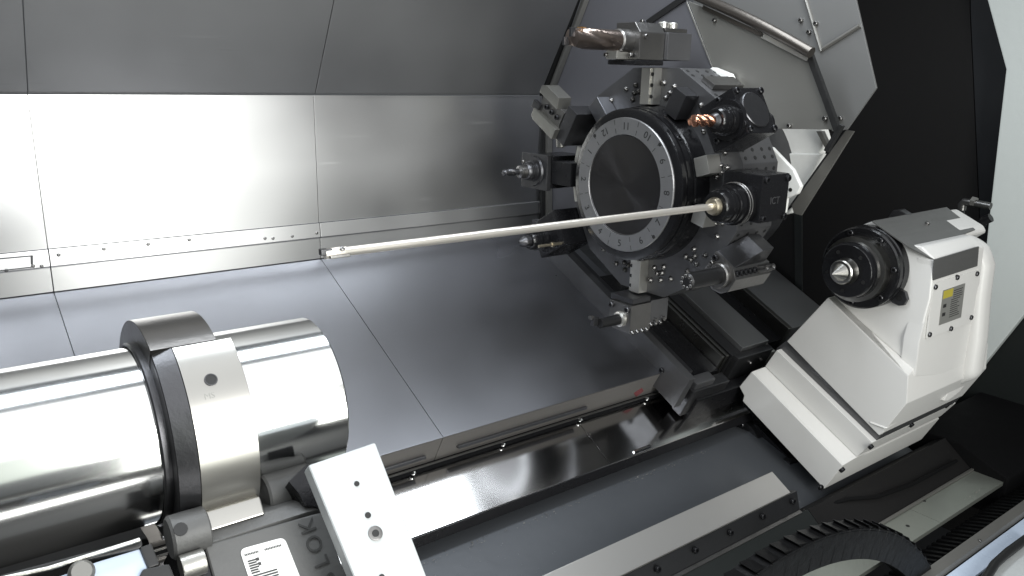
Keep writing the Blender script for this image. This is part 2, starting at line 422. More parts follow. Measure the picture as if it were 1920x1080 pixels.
gr = thing("guide_rail", "flat ground steel guide rail in front of the trough with a bolted lower strip", "rail", (0.9, 1.0, -0.95))
y0 = 1.02; z0_ = -0.9140 * y0
c29, s29 = math.cos(math.radians(29.3)), math.sin(math.radians(29.3))
t = (1.0005 * y0 + z0_) / (s29 + 1.0005 * c29)
yb, zb = y0 - c29 * t, z0_ - s29 * t
XR = 1.60
strip_x("rail_plate", "rail_steel", gr, XL, XR, [(yb, zb), (y0, z0_)], th=-0.03, bevel=0.002)
ys, zs = yb - 0.012, -1.066 * (yb - 0.012)
strip_x("rail_strip", "dark_steel", gr, XL, XR + 0.03, [(ys, zs), (yb + 0.002, zb - 0.006)], th=-0.02, bevel=0.002)
strip_x("rail_lip", "holder_steel", gr, XL, XR + 0.03, [(ys - 0.008, zs - 0.004), (ys + 0.001, zs - 0.001)], th=-0.006, bevel=0.001)
ym, zm = (yb + ys) / 2, (zb + zs) / 2
for k in range(-4, 7):
    put(BOLT_BLK, "bolt", gr, (1.126 + (k - 1) * 0.1185, (yb + ys) / 2 - 0.001, 1.0285 * -((yb + ys) / 2)), Vector((0, -(zb - zs), (yb - ys))).normalized() * 1.0)

# ------------------------------------------------------------------ end cover behind the turret
XE = 1.645
ec = thing("end_cover", "grey folded end cover behind the turret with black seals and a bowed roof bar", "cover", (XE, 1.6, 0))
def plateX(name, m, parent, pts, X, th=0.006, bevel=0.0012):
    return MB().prism([UX(px, py, X) for px, py in pts], (th, 0, 0)).build(name, m, parent, bevel)
plateX("cover_panel", "grey_sheet_cool", ec, [(1022, 430), (1022, 190), (1122, -60), (1270, -22), (1287, 2), (1338, 132), (1338, 300), (1100, 430)], XE)
plateX("cover_panel", "grey_sheet_warm", ec, [(1290, 2), (1340, 132), (1340, 240), (1569, 243), (1519, 108), (1316, 12)], XE)
XE2 = 1.75
plateX("rear_panel", "grey_sheet", ec, [(1300, -60), (1300, 60), (1500, 120), (1560, 246), (1588, 243), (1643, 165), (1604, -4), (1590, -60)], XE2)
# joints of the rear panel
for a, b in (((1508, -10), (1540, 96)), ((1542, 92), (1612, 48))):
    pa, pb = UX(*a, XE2 - 0.003), UX(*b, XE2 - 0.003)
    MB().tube([pa, pb], 0.0045, 8).build("joint", "trim_grey", ec)
# black corner seal against wall and canopy
def seal(name, m, pts, X, w, th, parent):
    P = [UX(px, py, X) for px, py in pts]
    for i in range(len(P) - 1):
        d = (P[i + 1] - P[i]).normalized(); n = Vector((1, 0, 0)).cross(d).normalized() * (w / 2)
        e = d * (w * 0.25)
        MB().prism([P[i] - n - e, P[i] + n - e, P[i + 1] + n + e, P[i + 1] - n + e], (th, 0, 0)).build(name, m, parent, 0.001)
seal("corner_seal", "seal_black", [(1086, -30), (1014, 178), (1014, 432)], 1.612, 0.014, 0.02, ec)
seal("flange", "trim_grey", [(1104, -30), (1025, 182), (1025, 430)], 1.625, 0.013, 0.018, ec)
seal("seal", "seal_black", [(1214, 42), (1284, -6)], XE - 0.006, 0.016, 0.006, ec)
seal("seal", "seal_black", [(1517, 106), (1568, 244)], XE - 0.008, 0.014, 0.012, ec)
seal("seal", "seal_black", [(1575, 236), (1548, 282)], XE - 0.008, 0.010, 0.012, ec)
seal("edge_strip", "pale_steel", [(1287, 4), (1337, 131)], XE - 0.003, 0.004, 0.002, ec)
pts = []
for i in range(9):
    u = i / 8
    x = 1306 + (1521 - 1306) * u; y = -8 + (99 + 8) * u - 5 * math.sin(math.pi * u)
    pts.append(UX(x, y, XE - 0.02))
MB().tube(pts, 0.0125, 12).build("roof_bar", "roof_bar", ec)
seal("roof_ledge", "pale_steel", [(1430, 66), (1512, 108)], XE - 0.010, 0.014, 0.006, ec)
seal("roof_ledge", "roof_bar", [(1318, 14), (1430, 66)], XE - 0.010, 0.010, 0.006, ec)
for px, py in ((1377, 148), (1480, 236), (1547, 222), (1205, 40), (1340, 38), (1490, 92)):
    put(BOLT_S, "bolt", ec, UX(px, py, XE - 0.002), (-1, 0, 0))
for px, py in ((1576, 222), (1502, 38), (1530, 44), (1517, 60)):
    put(BOLT_S, "bolt", ec, UX(px, py, XE2 - 0.002), (-1, 0, 0))

# white carriage housing seen below the end cover
ch = thing("carriage_housing", "bright white cast housing of the turret carriage, below the grey end cover", "machine housing", (1.8, 1.3, -0.3))
def slabX(name, m, parent, pts, X, X2, bevel=0.004):
    return MB().prism([UX(px, py, X) for px, py in pts], (X2 - X, 0, 0)).build(name, m, parent, bevel)
slabX("upper_body", "housing_white", ch, [(1380, 225), (1536, 225), (1547, 262), (1530, 300), (1380, 300)], 1.80, 1.83)
slabX("lower_body", "housing_white", ch, [(1400, 286), (1540, 289), (1512, 345), (1480, 400), (1400, 420)], 1.79, 1.82)
slabX("front_block", "housing_white", ch, [(1400, 270), (1446, 276), (1486, 318), (1501, 350), (1494, 364), (1474, 372), (1470, 400), (1390, 400)], 1.70, 1.715)
slabX("corner_bracket", "housing_white", ch, [(1318, 138), (1334, 126), (1364, 138), (1377, 164), (1350, 190), (1310, 190)], 1.615, 1.64)
put(HOLE_L, "hole", ch, UX(1363, 149, 1.6145), (-1, 0, 0))
put(HOLE, "hole", ch, UX(1482, 356, 1.6995), (-1, 0, 0))
slabX("side_trim", "trim_grey", ch, [(1530, 246), (1540, 246), (1556, 280), (1550, 284)], 1.78, 1.795, 0.001)

# diagonal flange along the bulkhead
bf = thing("bulkhead_flange", "slanted grey steel edge strip beside the black bulkhead", "trim", UX(1490, 400, 1.775))
for i, (pts, m) in enumerate((([(1586, 244), (1601, 246), (1502, 404), (1488, 400), (1484, 385)], "trim_grey"), ([(1571, 258), (1584, 246), (1484, 388), (1470, 400)], "dark_steel"),
                ([(1470, 402), (1500, 402), (1502, 470), (1503, 700), (1475, 700), (1440, 430)], "black_sheet"), ([(1489, 402), (1503, 402), (1504, 700), (1492, 700)], "green_grey_sheet"))):
    plateX("strip", m, bf, pts, (1.775 if i < 2 else 2.32) - 0.008 * (i in (0, 3)), 0.006)

# black bulkhead and the white column at the far right
bh = thing("bulkhead", "tall matt black bulkhead wall behind the tailstock", "wall", UX(1700, 300, 2.9))
plateX("bulkhead_panel", "black_sheet", bh, [(1380, -140), (1818, -140), (1818, 20), (1836, 420), (1836, 1000), (1380, 1000)], 2.9, 0.02)
plateX("bulkhead_panel", "black_sheet_edge", bh, [(1819, -140), (2200, -140), (2200, 1000), (1838, 1000), (1838, 420), (1820, 20)], 2.9, 0.02)
wc = thing("front_column", "pale white painted column face at the far right edge behind the tailstock", "column", UX(1900, 300, 2.8))
plateX("column_face", "pillar_white", wc, [(1818, -140), (1851, 0), (1886, 130), (1871, 260), (1853, 420), (1838, 560), (1780, 700), (1780, 765), (1880, 640), (1922, 588), (2150, 300), (2150, -140)], 2.8, 0.03, 0.006)
lp = plateX("lower_bulkhead", "green_grey_sheet", None, [(1640, 900), (1700, 700), (1790, 690), (1950, 500), (2250, 300), (2250, 760), (1922, 812), (1790, 846), (1700, 880)], 2.84, 0.02)
tag(lp, "dark green-grey sheet panel under the white column on the right", "panel")

# ------------------------------------------------------------------ turret
TY, TZ = 1.403, -0.26
def rh(phi): a = math.radians(phi); return Vector((0, -math.sin(a), math.cos(a)))
def th_(phi): a = math.radians(phi); return Vector((0, -math.cos(a), -math.sin(a)))
def TP(X, r, phi): return Vector((X, TY, TZ)) + rh(phi) * r
XF = 1.41
tu = thing("turret", "round twelve station turret with a numbered silver ring and black centre disc", "tool turret", (1.5, TY, TZ))
C0 = (0, TY, TZ)
MB().lathe([(XF + 0.004, 0.120), (XF + 0.004, 0.180), (XF + 0.008, 0.187), (XF + 0.018, 0.1875), (XF + 0.019, 0.185), (XF + 0.024, 0.185), (XF + 0.025, 0.1885), (XF + 0.040, 0.1885),
            (XF + 0.043, 0.186), (XF + 0.047, 0.186), (XF + 0.049, 0.1895), (XF + 0.052, 0.191), (1.50, 0.196)], C0, seg=96).build("hub", "black_gloss", tu)
MB().lathe([(XF + 0.0005, 0.1243), (XF - 0.001, 0.1249), (XF - 0.001, 0.1640), (XF + 0.001, 0.1655), (XF + 0.005, 0.1655)], C0, seg=96, cap=False).build("number_ring", "ring_silver", tu)
MB().lathe([(XF + 0.001, 0.1236), (XF + 0.0028, 0.122), (XF + 0.0028, 0.0)], C0, seg=96, cap=False).build("face_disc", "face_black", tu)
ring = [c for c in tu.children if c.name.startswith("number_ring")][0]; ring["_w"] = [1.5, TY, TZ]
for n in range(1, 13):
    phi = (11 - n) * 30
    text("number", str(n), 0.025, "print_black", ring, frame(rh(phi).cross(Vector((1, 0, 0))), -rh(phi), (-1, 0, 0), TP(XF - 0.0012, 0.146, phi)), 0.0004)
    p = phi + 15
    b = MB(); t_ = th_(p)
    for r0, r1 in ((0.129, 0.141), (0.150, 0.162)):
        a0, a1 = TP(XF - 0.0014, r0, p), TP(XF - 0.0014, r1, p)
        b.prism([a0 - t_ * .0006, a0 + t_ * .0006, a1 + t_ * .0006, a1 - t_ * .0006], (0.001, 0, 0))
    b.build("tick", "print_black", ring)
for phi in (-44, 46, 134, 226):
    put(HOLE, "hole", ring, TP(XF - 0.0012, 0.158, phi), (-1, 0, 0))
for phi in (48, 100, 165, 285):
    put(BOLT_BLK, "bolt", tu, TP(XF + 0.0325, 0.186, phi), rh(phi))
# twelve sided indexing body
AP = 0.284
XD0, XD1 = 1.50, 1.63
R12 = AP / math.cos(math.radians(15))
poly = [TP(XD0, R12, 15 + 30 * k) for k in range(12)]
MB().prism(poly, (XD1 - XD0, 0, 0)).build("indexing_body", "turret_steel", tu, 0.002)
MB().lathe([(XD1 - 0.002, 0.22), (1.80, 0.22)], C0, seg=48).build("turret_neck", "dark_steel", tu)
stations = (0, 30, 60, 90, 120, 150, 180, 210, 240, 270, 300, 330)
for phi in stations:
    r_, t_ = rh(phi), th_(phi)
    if phi in (0, 180):
        # wedge key in front of every station face
        M = frame((1, 0, 0), r_, t_, TP(1.470, 0, phi))
        km = "pale_steel" if phi in (0, 180) else "turret_steel"
        MB().box(0, 0.032, 0.196, 0.283, -0.019, 0.010, M).build("key_block", km, tu, 0.0015)
        MB().box(0.004, 0.032, 0.196, 0.283, 0.0103, 0.020, M).build("key_gib", km, tu, 0.001)
        for rr in (0.215, 0.242, 0.268):
            put(HOLE, "hole", tu, TP(1.4738, rr, phi) + t_ * 0.015, (-1, 0, 0))
    for dt, rr in ((-0.052, 0.225), (-0.040, 0.213), (0.040, 0.213), (0.052, 0.225), (0.030, 0.248), (-0.030, 0.248), (0.064, 0.240)):
        put(STUD, "bolt", tu, TP(XD0 - 0.0005, rr, phi) + t_ * dt, (-1, 0, 0))
    # drilled holes on each outer facet
    if phi in (30, 60, 90, 120):
        for xx in (1.515, 1.55, 1.585, 1.615):
            for tt in (-0.062, -0.042, 0.042, 0.062):
                put(HOLE, "hole", tu, TP(xx, AP + 0.0002, phi) + t_ * tt, r_)
# bridge block on the free facet next to the top holder
M = frame((1, 0, 0), rh(30), th_(30), TP(0, 0, 30))
MB().box(1.52, 1.63, AP + 0.0005, AP + 0.014, -0.018, 0.022, M).build("drive_dog", "holder_steel", tu, 0.002)
# small blade shields between the hub and the station faces
for phi, m in ((318, "cover_steel"), (28, "dark_steel")):
    M = frame((1, 0, 0), rh(phi), th_(phi), TP(0, 0, phi))
    MB().box(1.455, 1.499, 0.198, 0.262, -0.020, 0.022, M).build("shield", m, tu, 0.002)
for phi in (72, 103, 257, 284):
    M = frame((1, 0, 0), rh(phi), th_(phi), TP(0, 0, phi))
    MB().box(1.452, 1.499, 0.196, 0.235, -0.022, 0.022, M).build("spacer_block", "pale_steel", tu, 0.002)

# ------------------------------------------------------------------ tool holders
GH = "tool holders on the turret"
def holder(name, label, phi):
    # frame: x along the machine, y outward from the turret, z round the turret
    return thing(name, label, "tool holder", M=frame((1, 0, 0), rh(phi), th_(phi), TP(0, 0, phi)), group=GH)
def fl_tool(x0, x1, r, flutes=2, turns=0.8, depth=0.45, y=0.34, z=0.0, tip=0.5, n=26, seg=28):
    """fluted cutter along x from x0 (tip) to x1"""
    rings = []
    for k in range(n + 1):
        u = k / n
        x = x0 + (x1 - x0) * u
        a = turns * 2 * math.pi * u
        k_d = depth * min(1, max(0, (1 - u) * 5))
        s = min(1.0, (u * (x1 - x0)) / (tip * r) * 0.85 + 0.15)
        ring_ = []
        for i in range(seg):
            th = 2 * math.pi * i / seg
            g = max(0.0, math.cos(flutes * (th - a))) ** 1.5
            rr = r * s * (1 - k_d * g)
            ring_.append((x, y + rr * math.cos(th), z + rr * math.sin(th)))
        rings.append(ring_)
    return MB().rings(rings)
def nut(x0, x1, r, y, z=0.0, seg=36):
    """collet nut with grooves"""
    L_ = x1 - x0
    return MB().lathe([(x0, r * 0.55), (x0, r * 0.78), (x0 + L_ * .12, r * 0.88), (x0 + L_ * .40, r * 0.92), (x0 + L_ * .42, r * 0.99), (x0 + L_ * .55, r), (x0 + L_ * .57, r * .93),
                       (x0 + L_ * .63, r * .93), (x0 + L_ * .65, r), (x0 + L_ * .76, r), (x0 + L_ * .78, r * 1.08), (x1, r * 1.10)], (0, y, z), seg=seg)

# station 11, large indexable drill
h = holder("tool_holder", "grey steel block holder at the top of the turret carrying a large drill", 0)
MB().prism([(1.400, 0.300, -0.043), (1.400, 0.300, 0.037), (1.400, 0.362, 0.037), (1.400, 0.385, 0.018), (1.400, 0.385, -0.043)], (0.085, 0, 0)).build("body", "holder_steel", h, 0.0025)
MB().box(1.486, 1.570, 0.301, 0.365, -0.043, 0.046).build("rear_body", "turret_steel", h, 0.003)
MB().box(1.385, 1.480, 0.288, 0.2995, -0.052, 0.042).build("base_plate", "black_oxide", h, 0.003)
MB().box(1.360, 1.3995, 0.300, 0.320, -0.032, 0.004).build("coolant_block", "pale_steel", h, 0.002)
for xx in (1.515, 1.548):
    MB().lathe([(0.362, 0.013), (0.388, 0.013), (0.391, 0.010), (0.391, 0.006), (0.384, 0.006), (0.384, 0)], (xx, 0, 0.0), (0, 1, 0), 20).build("clamp_screw", "pale_steel", h)
MB().box(1.490, 1.568, 0.3655, 0.376, -0.030, 0.032).build("screw_rail", "holder_steel", h, 0.003)
MB().lathe([(1.366, 0.024), (1.370, 0.027), (1.400, 0.027)], (0, 0.342, -0.005), seg=32).build("collar", "holder_steel", h)
fl_tool(1.222, 1.372, 0.0235, 2, 0.42, 0.34, 0.342, -0.005, 0.15).build("drill", "carbide", h)
MB().box(1.210, 1.226, 0.326, 0.344, -0.018, -0.011).build("insert", "dark_steel", h, 0.001)
MB().box(1.214, 1.226, 0.344, 0.364, 0.000, 0.008).build("insert", "dark_steel", h, 0.001)
for i in range(3):
    MB().box(1.243 + i * 0.006, 1.2465 + i * 0.006, 0.3645, 0.3662, -0.006, 0.008).build("print_mark", "gold_tin", h)
put(BOLT_S, "bolt", h, (1.417, 0.353, 0.0375), (0, 0, 1))
put(BOLT_S, "bolt", h, (1.3595, 0.310, -0.030), (-1, 0, 0)); put(BOLT_S, "bolt", h, (1.395, 0.310, 0.016), (-1, 0, 0))

# station 9, driven holder with copper coloured end mill
h = holder("tool_holder", "black driven holder with a round cover and a copper coloured end mill", 60)
MB().prism([(1.410, 0.286, -0.060), (1.410, 0.286, 0.047), (1.410, 0.385, 0.047), (1.410, 0.385, -0.060)], (0.100, 0, 0)).build("body", "black_oxide", h, 0.004)
MB().lathe([(0.3845, 0.041), (0.3885, 0.041), (0.390, 0.039), (0.390, 0.0)], (1.458, 0, -0.006), (0, 1, 0), 40).build("round_cover", "dark_steel", h)
MB().lathe([(1.510, 0.026), (1.528, 0.026), (1.533, 0.022)], (0, 0.352, 0.01), seg=28).build("rear_cap", "black_oxide", h)
for xx, zz in ((1.420, -0.051), (1.501, -0.051), (1.501, 0.038), (1.420, 0.038)):
    put(BOLT_BLK, "bolt", h, (xx, 0.3855, zz), (0, 1, 0))
MB().lathe([(1.401, 0.043), (1.410, 0.045)], (0, 0.352, 0.0), seg=40).build("face_ring", "black_gloss", h)
nut(1.362, 1.401, 0.030, 0.352, 0.0).build("collet_nut", "black_gloss", h)
MB().lathe([(1.350, 0.012), (1.363, 0.017)], (0, 0.352, 0.0), seg=24).build("collet", "dark_steel", h)
fl_tool(1.290, 1.353, 0.0125, 3, 0.9, 0.35, 0.352, 0.0, 0.1).build("end_mill", "copper", h)
for a in range(3):
    aa = a * 2.094 + .5
    put(BOLT_BLK, "bolt", h, (1.4095, 0.345 + .045 * math.cos(aa), .0 + .050 * math.sin(aa)), (-1, 0, 0))

# station 8, boring bar holder
h = holder("tool_holder", "black square driven holder gripping the long bright boring bar", 90)
RB = 0.333
MB().box(1.430, 1.525, 0.286, 0.390, -0.067, 0.036).build("body", "black_oxide", h, 0.004)
MB().lathe([(1.405, 0.044), (1.405, 0.046), (1.430, 0.046)], (0, RB, 0.0), seg=40).build("spindle_neck", "black_gloss", h)
for xx in (1.409, 1.417):
    MB().lathe([(xx, 0.0462), (xx + .001, 0.0475), (xx + .0025, 0.0475), (xx + 0.0035, 0.0462)], (0, RB, 0.0), seg=40, cap=False).build("neck_ring", "holder_steel", h)
nut(1.352, 1.405, 0.039, RB, 0.0).build("collet_nut", "black_gloss", h)
for xx, zz in ((1.440, -0.057), (1.515, -0.057), (1.515, 0.026), (1.440, 0.026)):
    put(BOLT_BLK, "bolt", h, (xx, 0.3905, zz), (0, 1, 0))
text("marking", "ICT", 0.022, "turret_steel", h, frame((1, 0, 0), (0, 0, -1), (0, 1, 0), (1.478, 0.3904, -0.010)), 0.0005)
bb = thing("boring_bar", "long slender bright steel boring bar reaching left from the black holder", "boring bar", (1.36, TY - RB, TZ))
cb = (0, TY - RB, TZ)
rings = []
MB().lathe([(0.470, 0.0080), (0.500, 0.0086), (0.506, 0.0070), (1.352, 0.0072)], cb, seg=28).build("bar", "bar_steel", bb)
MB().lathe([(1.338, 0.0076), (1.340, 0.0165), (1.3475, 0.0195), (1.356, 0.0195)], cb, seg=28).build("collar", "brass", bb)
MB().box(0.4625, 0.480, TY - RB - 0.006, TY - RB + 0.0045, TZ - 0.001, TZ + 0.008).build("insert", "dark_steel", bb, 0.001)
put(RIVET, "screw", bb, (0.495, TY - RB - 0.0068, TZ + 0.0072), (0, -0.7, 0.7))
MB().box(0.474, 0.505, TY - RB - 0.0125, TY - RB - 0.004, TZ - 0.006, TZ - 0.0015).build("tip_flat", "holder_steel", bb, 0.001)

# station 7, block with short boring bar and rows of screws
h = holder("tool_holder", "grey steel block holder with a thick stub bar and a row of clamp screws", 120)
MB().prism([(1.460, 0.287, -0.024), (1.460, 0.348, -0.024), (1.460, 0.369, -0.006), (1.460, 0.369, 0.030), (1.460, 0.356, 0.048), (1.460, 0.335, 0.056), (1.460, 0.287, 0.056)], (0.135, 0, 0)).build("body", "holder_steel", h, 0.003)
MB().rings([[(1.466, 0.288, -0.0242), (1.466, 0.3475, -0.0242), (1.466, 0.3475, -0.010), (1.466, 0.288, -0.010)],
            [(1.545, 0.288, -0.062), (1.545, 0.345, -0.062), (1.545, 0.345, -0.010), (1.545, 0.288, -0.010)],
            [(1.592, 0.288, -0.060), (1.592, 0.340, -0.060), (1.592, 0.340, -0.010), (1.592, 0.288, -0.010)]]).build("sloped_top", "dark_steel", h, 0.002)
MB().lathe([(1.447, 0.027), (1.450, 0.030), (1.460, 0.030)], (0, 0.331, 0.012), seg=36).build("bore_collar", "holder_steel", h)
MB().lathe([(1.342, 0.0165), (1.346, 0.0198), (1.448, 0.0198)], (0, 0.331, 0.012), seg=32).build("stub_bar", "tool_dark", h)
for i in range(5):
    put(BOLT_BLK, "bolt", h, (1.470 + i * 0.016, 0.3585, -0.0155), (0, 0.65, -0.76))
for xx in (1.553, 1.577):
    MB().lathe([(0, 0.0095), (0.010, 0.0095), (0.016, 0.0075), (0.022, 0.0075), (0.022, 0.004), (0.016, 0)], (xx, 0.3585, -0.0155), (0, 0.65, -0.76), 18).build("clamp_screw", "holder_steel", h)
put(BOLT_BLK, "bolt", h, (1.4595, 0.297, -0.012), (-1, 0, 0)); put(BOLT_S, "bolt", h, (1.4595, 0.2955, 0.004), (-1, 0, 0))
for a in range(8):
    aa = a * math.pi / 4
    put(RIVET, "screw", h, (1.3418, 0.331 + .0140 * math.cos(aa), .012 + .0140 * math.sin(aa)), (-1, 0, 0))

# station 5, lower block holder with threading bar
h = holder("tool_holder", "grey steel block holder below the turret with a hooked dark boring bar", 180)
MB().prism([(1.420, 0.303, -0.044), (1.420, 0.303, 0.034), (1.420, 0.362, 0.034), (1.420, 0.377, 0.020), (1.420, 0.377, -0.044)], (0.075, 0, 0)).build("body", "holder_steel", h, 0.0025)
MB().box(1.4955, 1.562, 0.300, 0.362, -0.042, 0.040).build("rear_body", "turret_steel", h, 0.003)
MB().box(1.428, 1.495, 0.287, 0.3025, -0.040, 0.040).build("base_plate", "dark_steel", h, 0.003)
MB().lathe([(1.409, 0.016), (1.412, 0.020), (1.420, 0.021)], (0, 0.345, -0.010), seg=30).build("bore_collar", "pale_steel", h)
MB().lathe([(1.345, 0.0125), (1.412, 0.0140)], (0, 0.345, -0.010), seg=26).build("bar", "tool_dark", h)
MB().box(1.330, 1.350, 0.330, 0.352, -0.004, 0.012).build("tool_tip", "dark_steel", h, 0.003)
MB().box(1.326, 1.336, 0.326, 0.335, 0.000, 0.012).build("insert", "holder_steel", h, 0.001)
for zz in (-0.034, 0.024):
    put(BOLT, "bolt", h, (1.4195, 0.314, zz), (-1, 0, 0))
for i in range(7):
    put(BOLT_S, "bolt", h, (1.428 + i * 0.0175, 0.374 - 0.010 * (i > 3), -0.0445 + 0.002 * (i > 3)), (0, 0.6, -0.8))
for xx in (1.513, 1.543):
    MB().lathe([(0, 0.006), (0.009, 0.006), (0.009, 0.003)], (xx, 0.355, -0.0415), (0, 0, -1), 14).build("clamp_screw", "holder_steel", h)

# station 3, black driven holder behind the bar
h = holder("tool_holder", "black driven holder with a short pointed cutter just under the boring bar", 240)
MB().prism([(1.420, 0.286, -0.055), (1.420, 0.286, 0.050), (1.420, 0.370, 0.050), (1.420, 0.405, 0.020), (1.420, 0.405, -0.055)], (0.11, 0, 0)).build("body", "black_oxide", h, 0.005)
nut(1.372, 1.420, 0.030, 0.375, -0.006).build("collet_nut", "black_gloss", h)
MB().lathe([(1.338, 0.003), (1.352, 0.014), (1.360, 0.016), (1.376, 0.016)], (0, 0.375, -0.006), seg=10).build("cutter", "dark_steel", h)
MB().lathe([(1.340, 0.0042), (1.385, 0.0042), (1.385, 0.0070), (1.393, 0.0070), (1.393, 0.0045), (1.425, 0.0045)], (0, 0.300, -0.046), seg=14).build("coolant_nozzle", "brass", h)

# station 2, holder with twist drill on the left
h = holder("tool_holder", "dark square holder with a short twist drill on the left of the turret", 270)
MB().box(1.402, 1.418, 0.288, 0.402, -0.050, 0.048).build("front_flange", "dark_steel", h, 0.002)
MB().box(1.4185, 1.54, 0.287, 0.385, -0.045, 0.045).build("body", "black_oxide", h, 0.004)
MB().box(1.418, 1.475, 0.205, 0.2865, -0.030, 0.034).build("shank_block", "black_oxide", h, 0.003)
MB().lathe([(1.396, 0.040), (1.402, 0.042)], (0, 0.345, 0.0), seg=36).build("face_ring", "dark_steel", h)
nut(1.368, 1.396, 0.027, 0.345, 0.0).build("collet_nut", "dark_steel", h)
MB().lathe([(1.345, 0.010), (1.350, 0.017), (1.370, 0.019)], (0, 0.345, 0.0), seg=24).build("collet", "holder_steel", h)
fl_tool(1.290, 1.347, 0.0095, 2, 0.8, 0.4, 0.345, 0.0, 0.8).build("drill", "dark_steel", h)
put(BOLT_S, "bolt", h, (1.365, 0.345, 0.028), (-1, 0, 0))

# station 1, clamped turning tool
h = holder("tool_holder", "pale split block turning tool holder clamped at the upper left of the turret", 300)
MB().prism([(1.395, 0.276, -0.052), (1.395, 0.372, -0.052), (1.395, 0.385, -0.045), (1.395, 0.385, -0.022), (1.395, 0.276, -0.020)], (0.045, 0, 0)).build("jaw", "jaw_steel", h, 0.002)
MB().prism([(1.395, 0.300, 0.026), (1.395, 0.388, 0.026), (1.395, 0.388, 0.046), (1.395, 0.372, 0.056), (1.395, 0.310, 0.056)], (0.045, 0, 0)).build("jaw", "jaw_steel", h, 0.002)
MB().box(1.408, 1.462, 0.282, 0.380, -0.0215, 0.0275).build("tool_shank", "holder_steel", h, 0.002)
MB().box(1.400, 1.412, 0.372, 0.402, -0.030, -0.006).build("insert", "dark_steel", h, 0.002)
MB().box(1.41, 1.50, 0.240, 0.2815, -0.050, 0.050).build("base_block", "dark_steel", h, 0.003)
MB().lathe([(0, 0.0125), (0.026, 0.0125), (0.029, 0.010), (0.029, 0.006), (0.02, 0)], (1.425, 0.278, -0.045), (0.15, -0.45, -0.85), 20).build("clamp_screw", "jaw_steel", h)
for rr in (0.30, 0.325, 0.35):
    put(BOLT_BLK, "bolt", h, (1.4075, rr, 0.002), (-1, 0, 0))

# ------------------------------------------------------------------ cross slide under the turret
th25 = math.radians(25.5)
sv = Vector((0, math.cos(th25), math.sin(th25))); nv = Vector((0, -math.sin(th25), math.cos(th25)))
O = Vector((0, CF[0], CF[1])) + sv * 0.0
def SL(X, s, n): return Vector((X, 0, 0)) + O + sv * s + nv * n
cs = thing("cross_slide", "dark steel cross slide with long grooves running up the slope under the turret", "slide", SL(1.6, 0, 0))
def sbox(x0, x1, s0, s1, n0, n1):
    return MB().add([SL(x, s, n) for x in (x0, x1) for s in (s0, s1) for n in (n0, n1)], [(0, 1, 3, 2), (4, 6, 7, 5), (0, 4, 5, 1), (2, 3, 7, 6), (0, 2, 6, 4), (1, 5, 7, 3)])
# lines measured in the photo give the widths; s<0 hangs over the front edge of the cover
sbox(1.550, 1.575, -0.085, 0.66, -0.05, 0.055).build("side_plate", "turret_steel", cs, 0.002)
sbox(1.5755, 1.600, -0.055, 0.66, -0.05, 0.047).build("cover_strip", "dark_steel", cs, 0.002)
sbox(1.6005, 1.735, -0.050, 0.40, -0.05, 0.010).build("slide_floor", "black_gloss", cs, 0.002)
for x in (1.737, 1.757):
    sbox(x, x + 0.013, -0.040, 0.40, -0.04, 0.046).build("guide_strip", "ground_steel", cs, 0.003)
sbox(1.775, 1.818, -0.045, 0.40, -0.05, 0.048).build("way", "dark_steel", cs, 0.003)
sbox(1.8185, 1.940, -0.040, 0.40, -0.05, 0.062).build("way_cover", "stainless_satin", cs, 0.003)
sbox(1.9405, 2.058, -0.020, 0.40, -0.05, 0.022).build("channel", "black_oxide", cs, 0.002)
sbox(2.0585, 2.078, -0.022, 0.40, -0.05, 0.064).build("rear_edge", "ground_steel", cs, 0.003)
sbox(2.0785, 2.30, -0.020, 0.40, -0.05, 0.060).build("rear_cover", "stainless_satin", cs, 0.002)
sbox(1.590, 1.745, -0.092, -0.056, -0.09, 0.004).build("end_block", "dark_steel", cs, 0.004)
sbox(1.600, 1.68, -0.085, -0.052, -0.02, 0.024).build("wiper", "turret_steel", cs, 0.006)
sbox(1.780, 1.945, -0.064, -0.0415, -0.10, 0.050).build("end_cap", "dark_steel", cs, 0.005)
sbox(1.946, 1.975, -0.060, -0.022, -0.02, 0.030).build("end_lug", "pale_steel", cs, 0.005)
sbox(1.62, 1.94, -0.10, -0.066, -0.13, -0.03).build("under_block", "black_oxide", cs, 0.006)
put(BOLT_BLK, "bolt", cs, SL(1.5495, 0.0, 0.012), (-1, 0, 0))
for x in (1.85, 1.90):
    put(BOLT_S, "bolt", cs, SL(x, -0.0645, 0.02), -sv)

# ------------------------------------------------------------------ tailstock
ts = thing("tailstock", "white painted tailstock with a black flanged quill and a bright pointed live centre", "tailstock", (1.95, 0.95, -0.9))
XT = 1.88
hp = [(1575, 480), (1592, 431), (1639, 413), (1703, 462), (1712, 459), (1728, 462), (1752, 486), (1744, 560), (1722, 640), (1713, 692), (1562, 560)]
MB().prism([UX(px, py, XT) for px, py in hp], (0.26, 0, 0)).build("headstock_body", "white_paint", ts, 0.007, 3)
# rear casting, rounded
ry = UX(1752, 487, XT)
rear = [UX(px, py, 2.142) for px, py in ((1800, 440), (1838, 462), (1850, 500), (1842, 560), (1836, 640), (1826, 712), (1740, 745), (1700, 600), (1720, 440))]
MB().prism(rear, (0.07, 0, 0)).build("rear_body", "white_paint", ts, 0.028, 5)
hood = [UX(px, py, 2.142) for px, py in ((1700, 440), (1746, 398), (1800, 432), (1806, 445), (1760, 470))]
MB().prism(hood, (0.14, 0, 0)).build("rear_hood", "white_paint", ts, 0.012, 3)
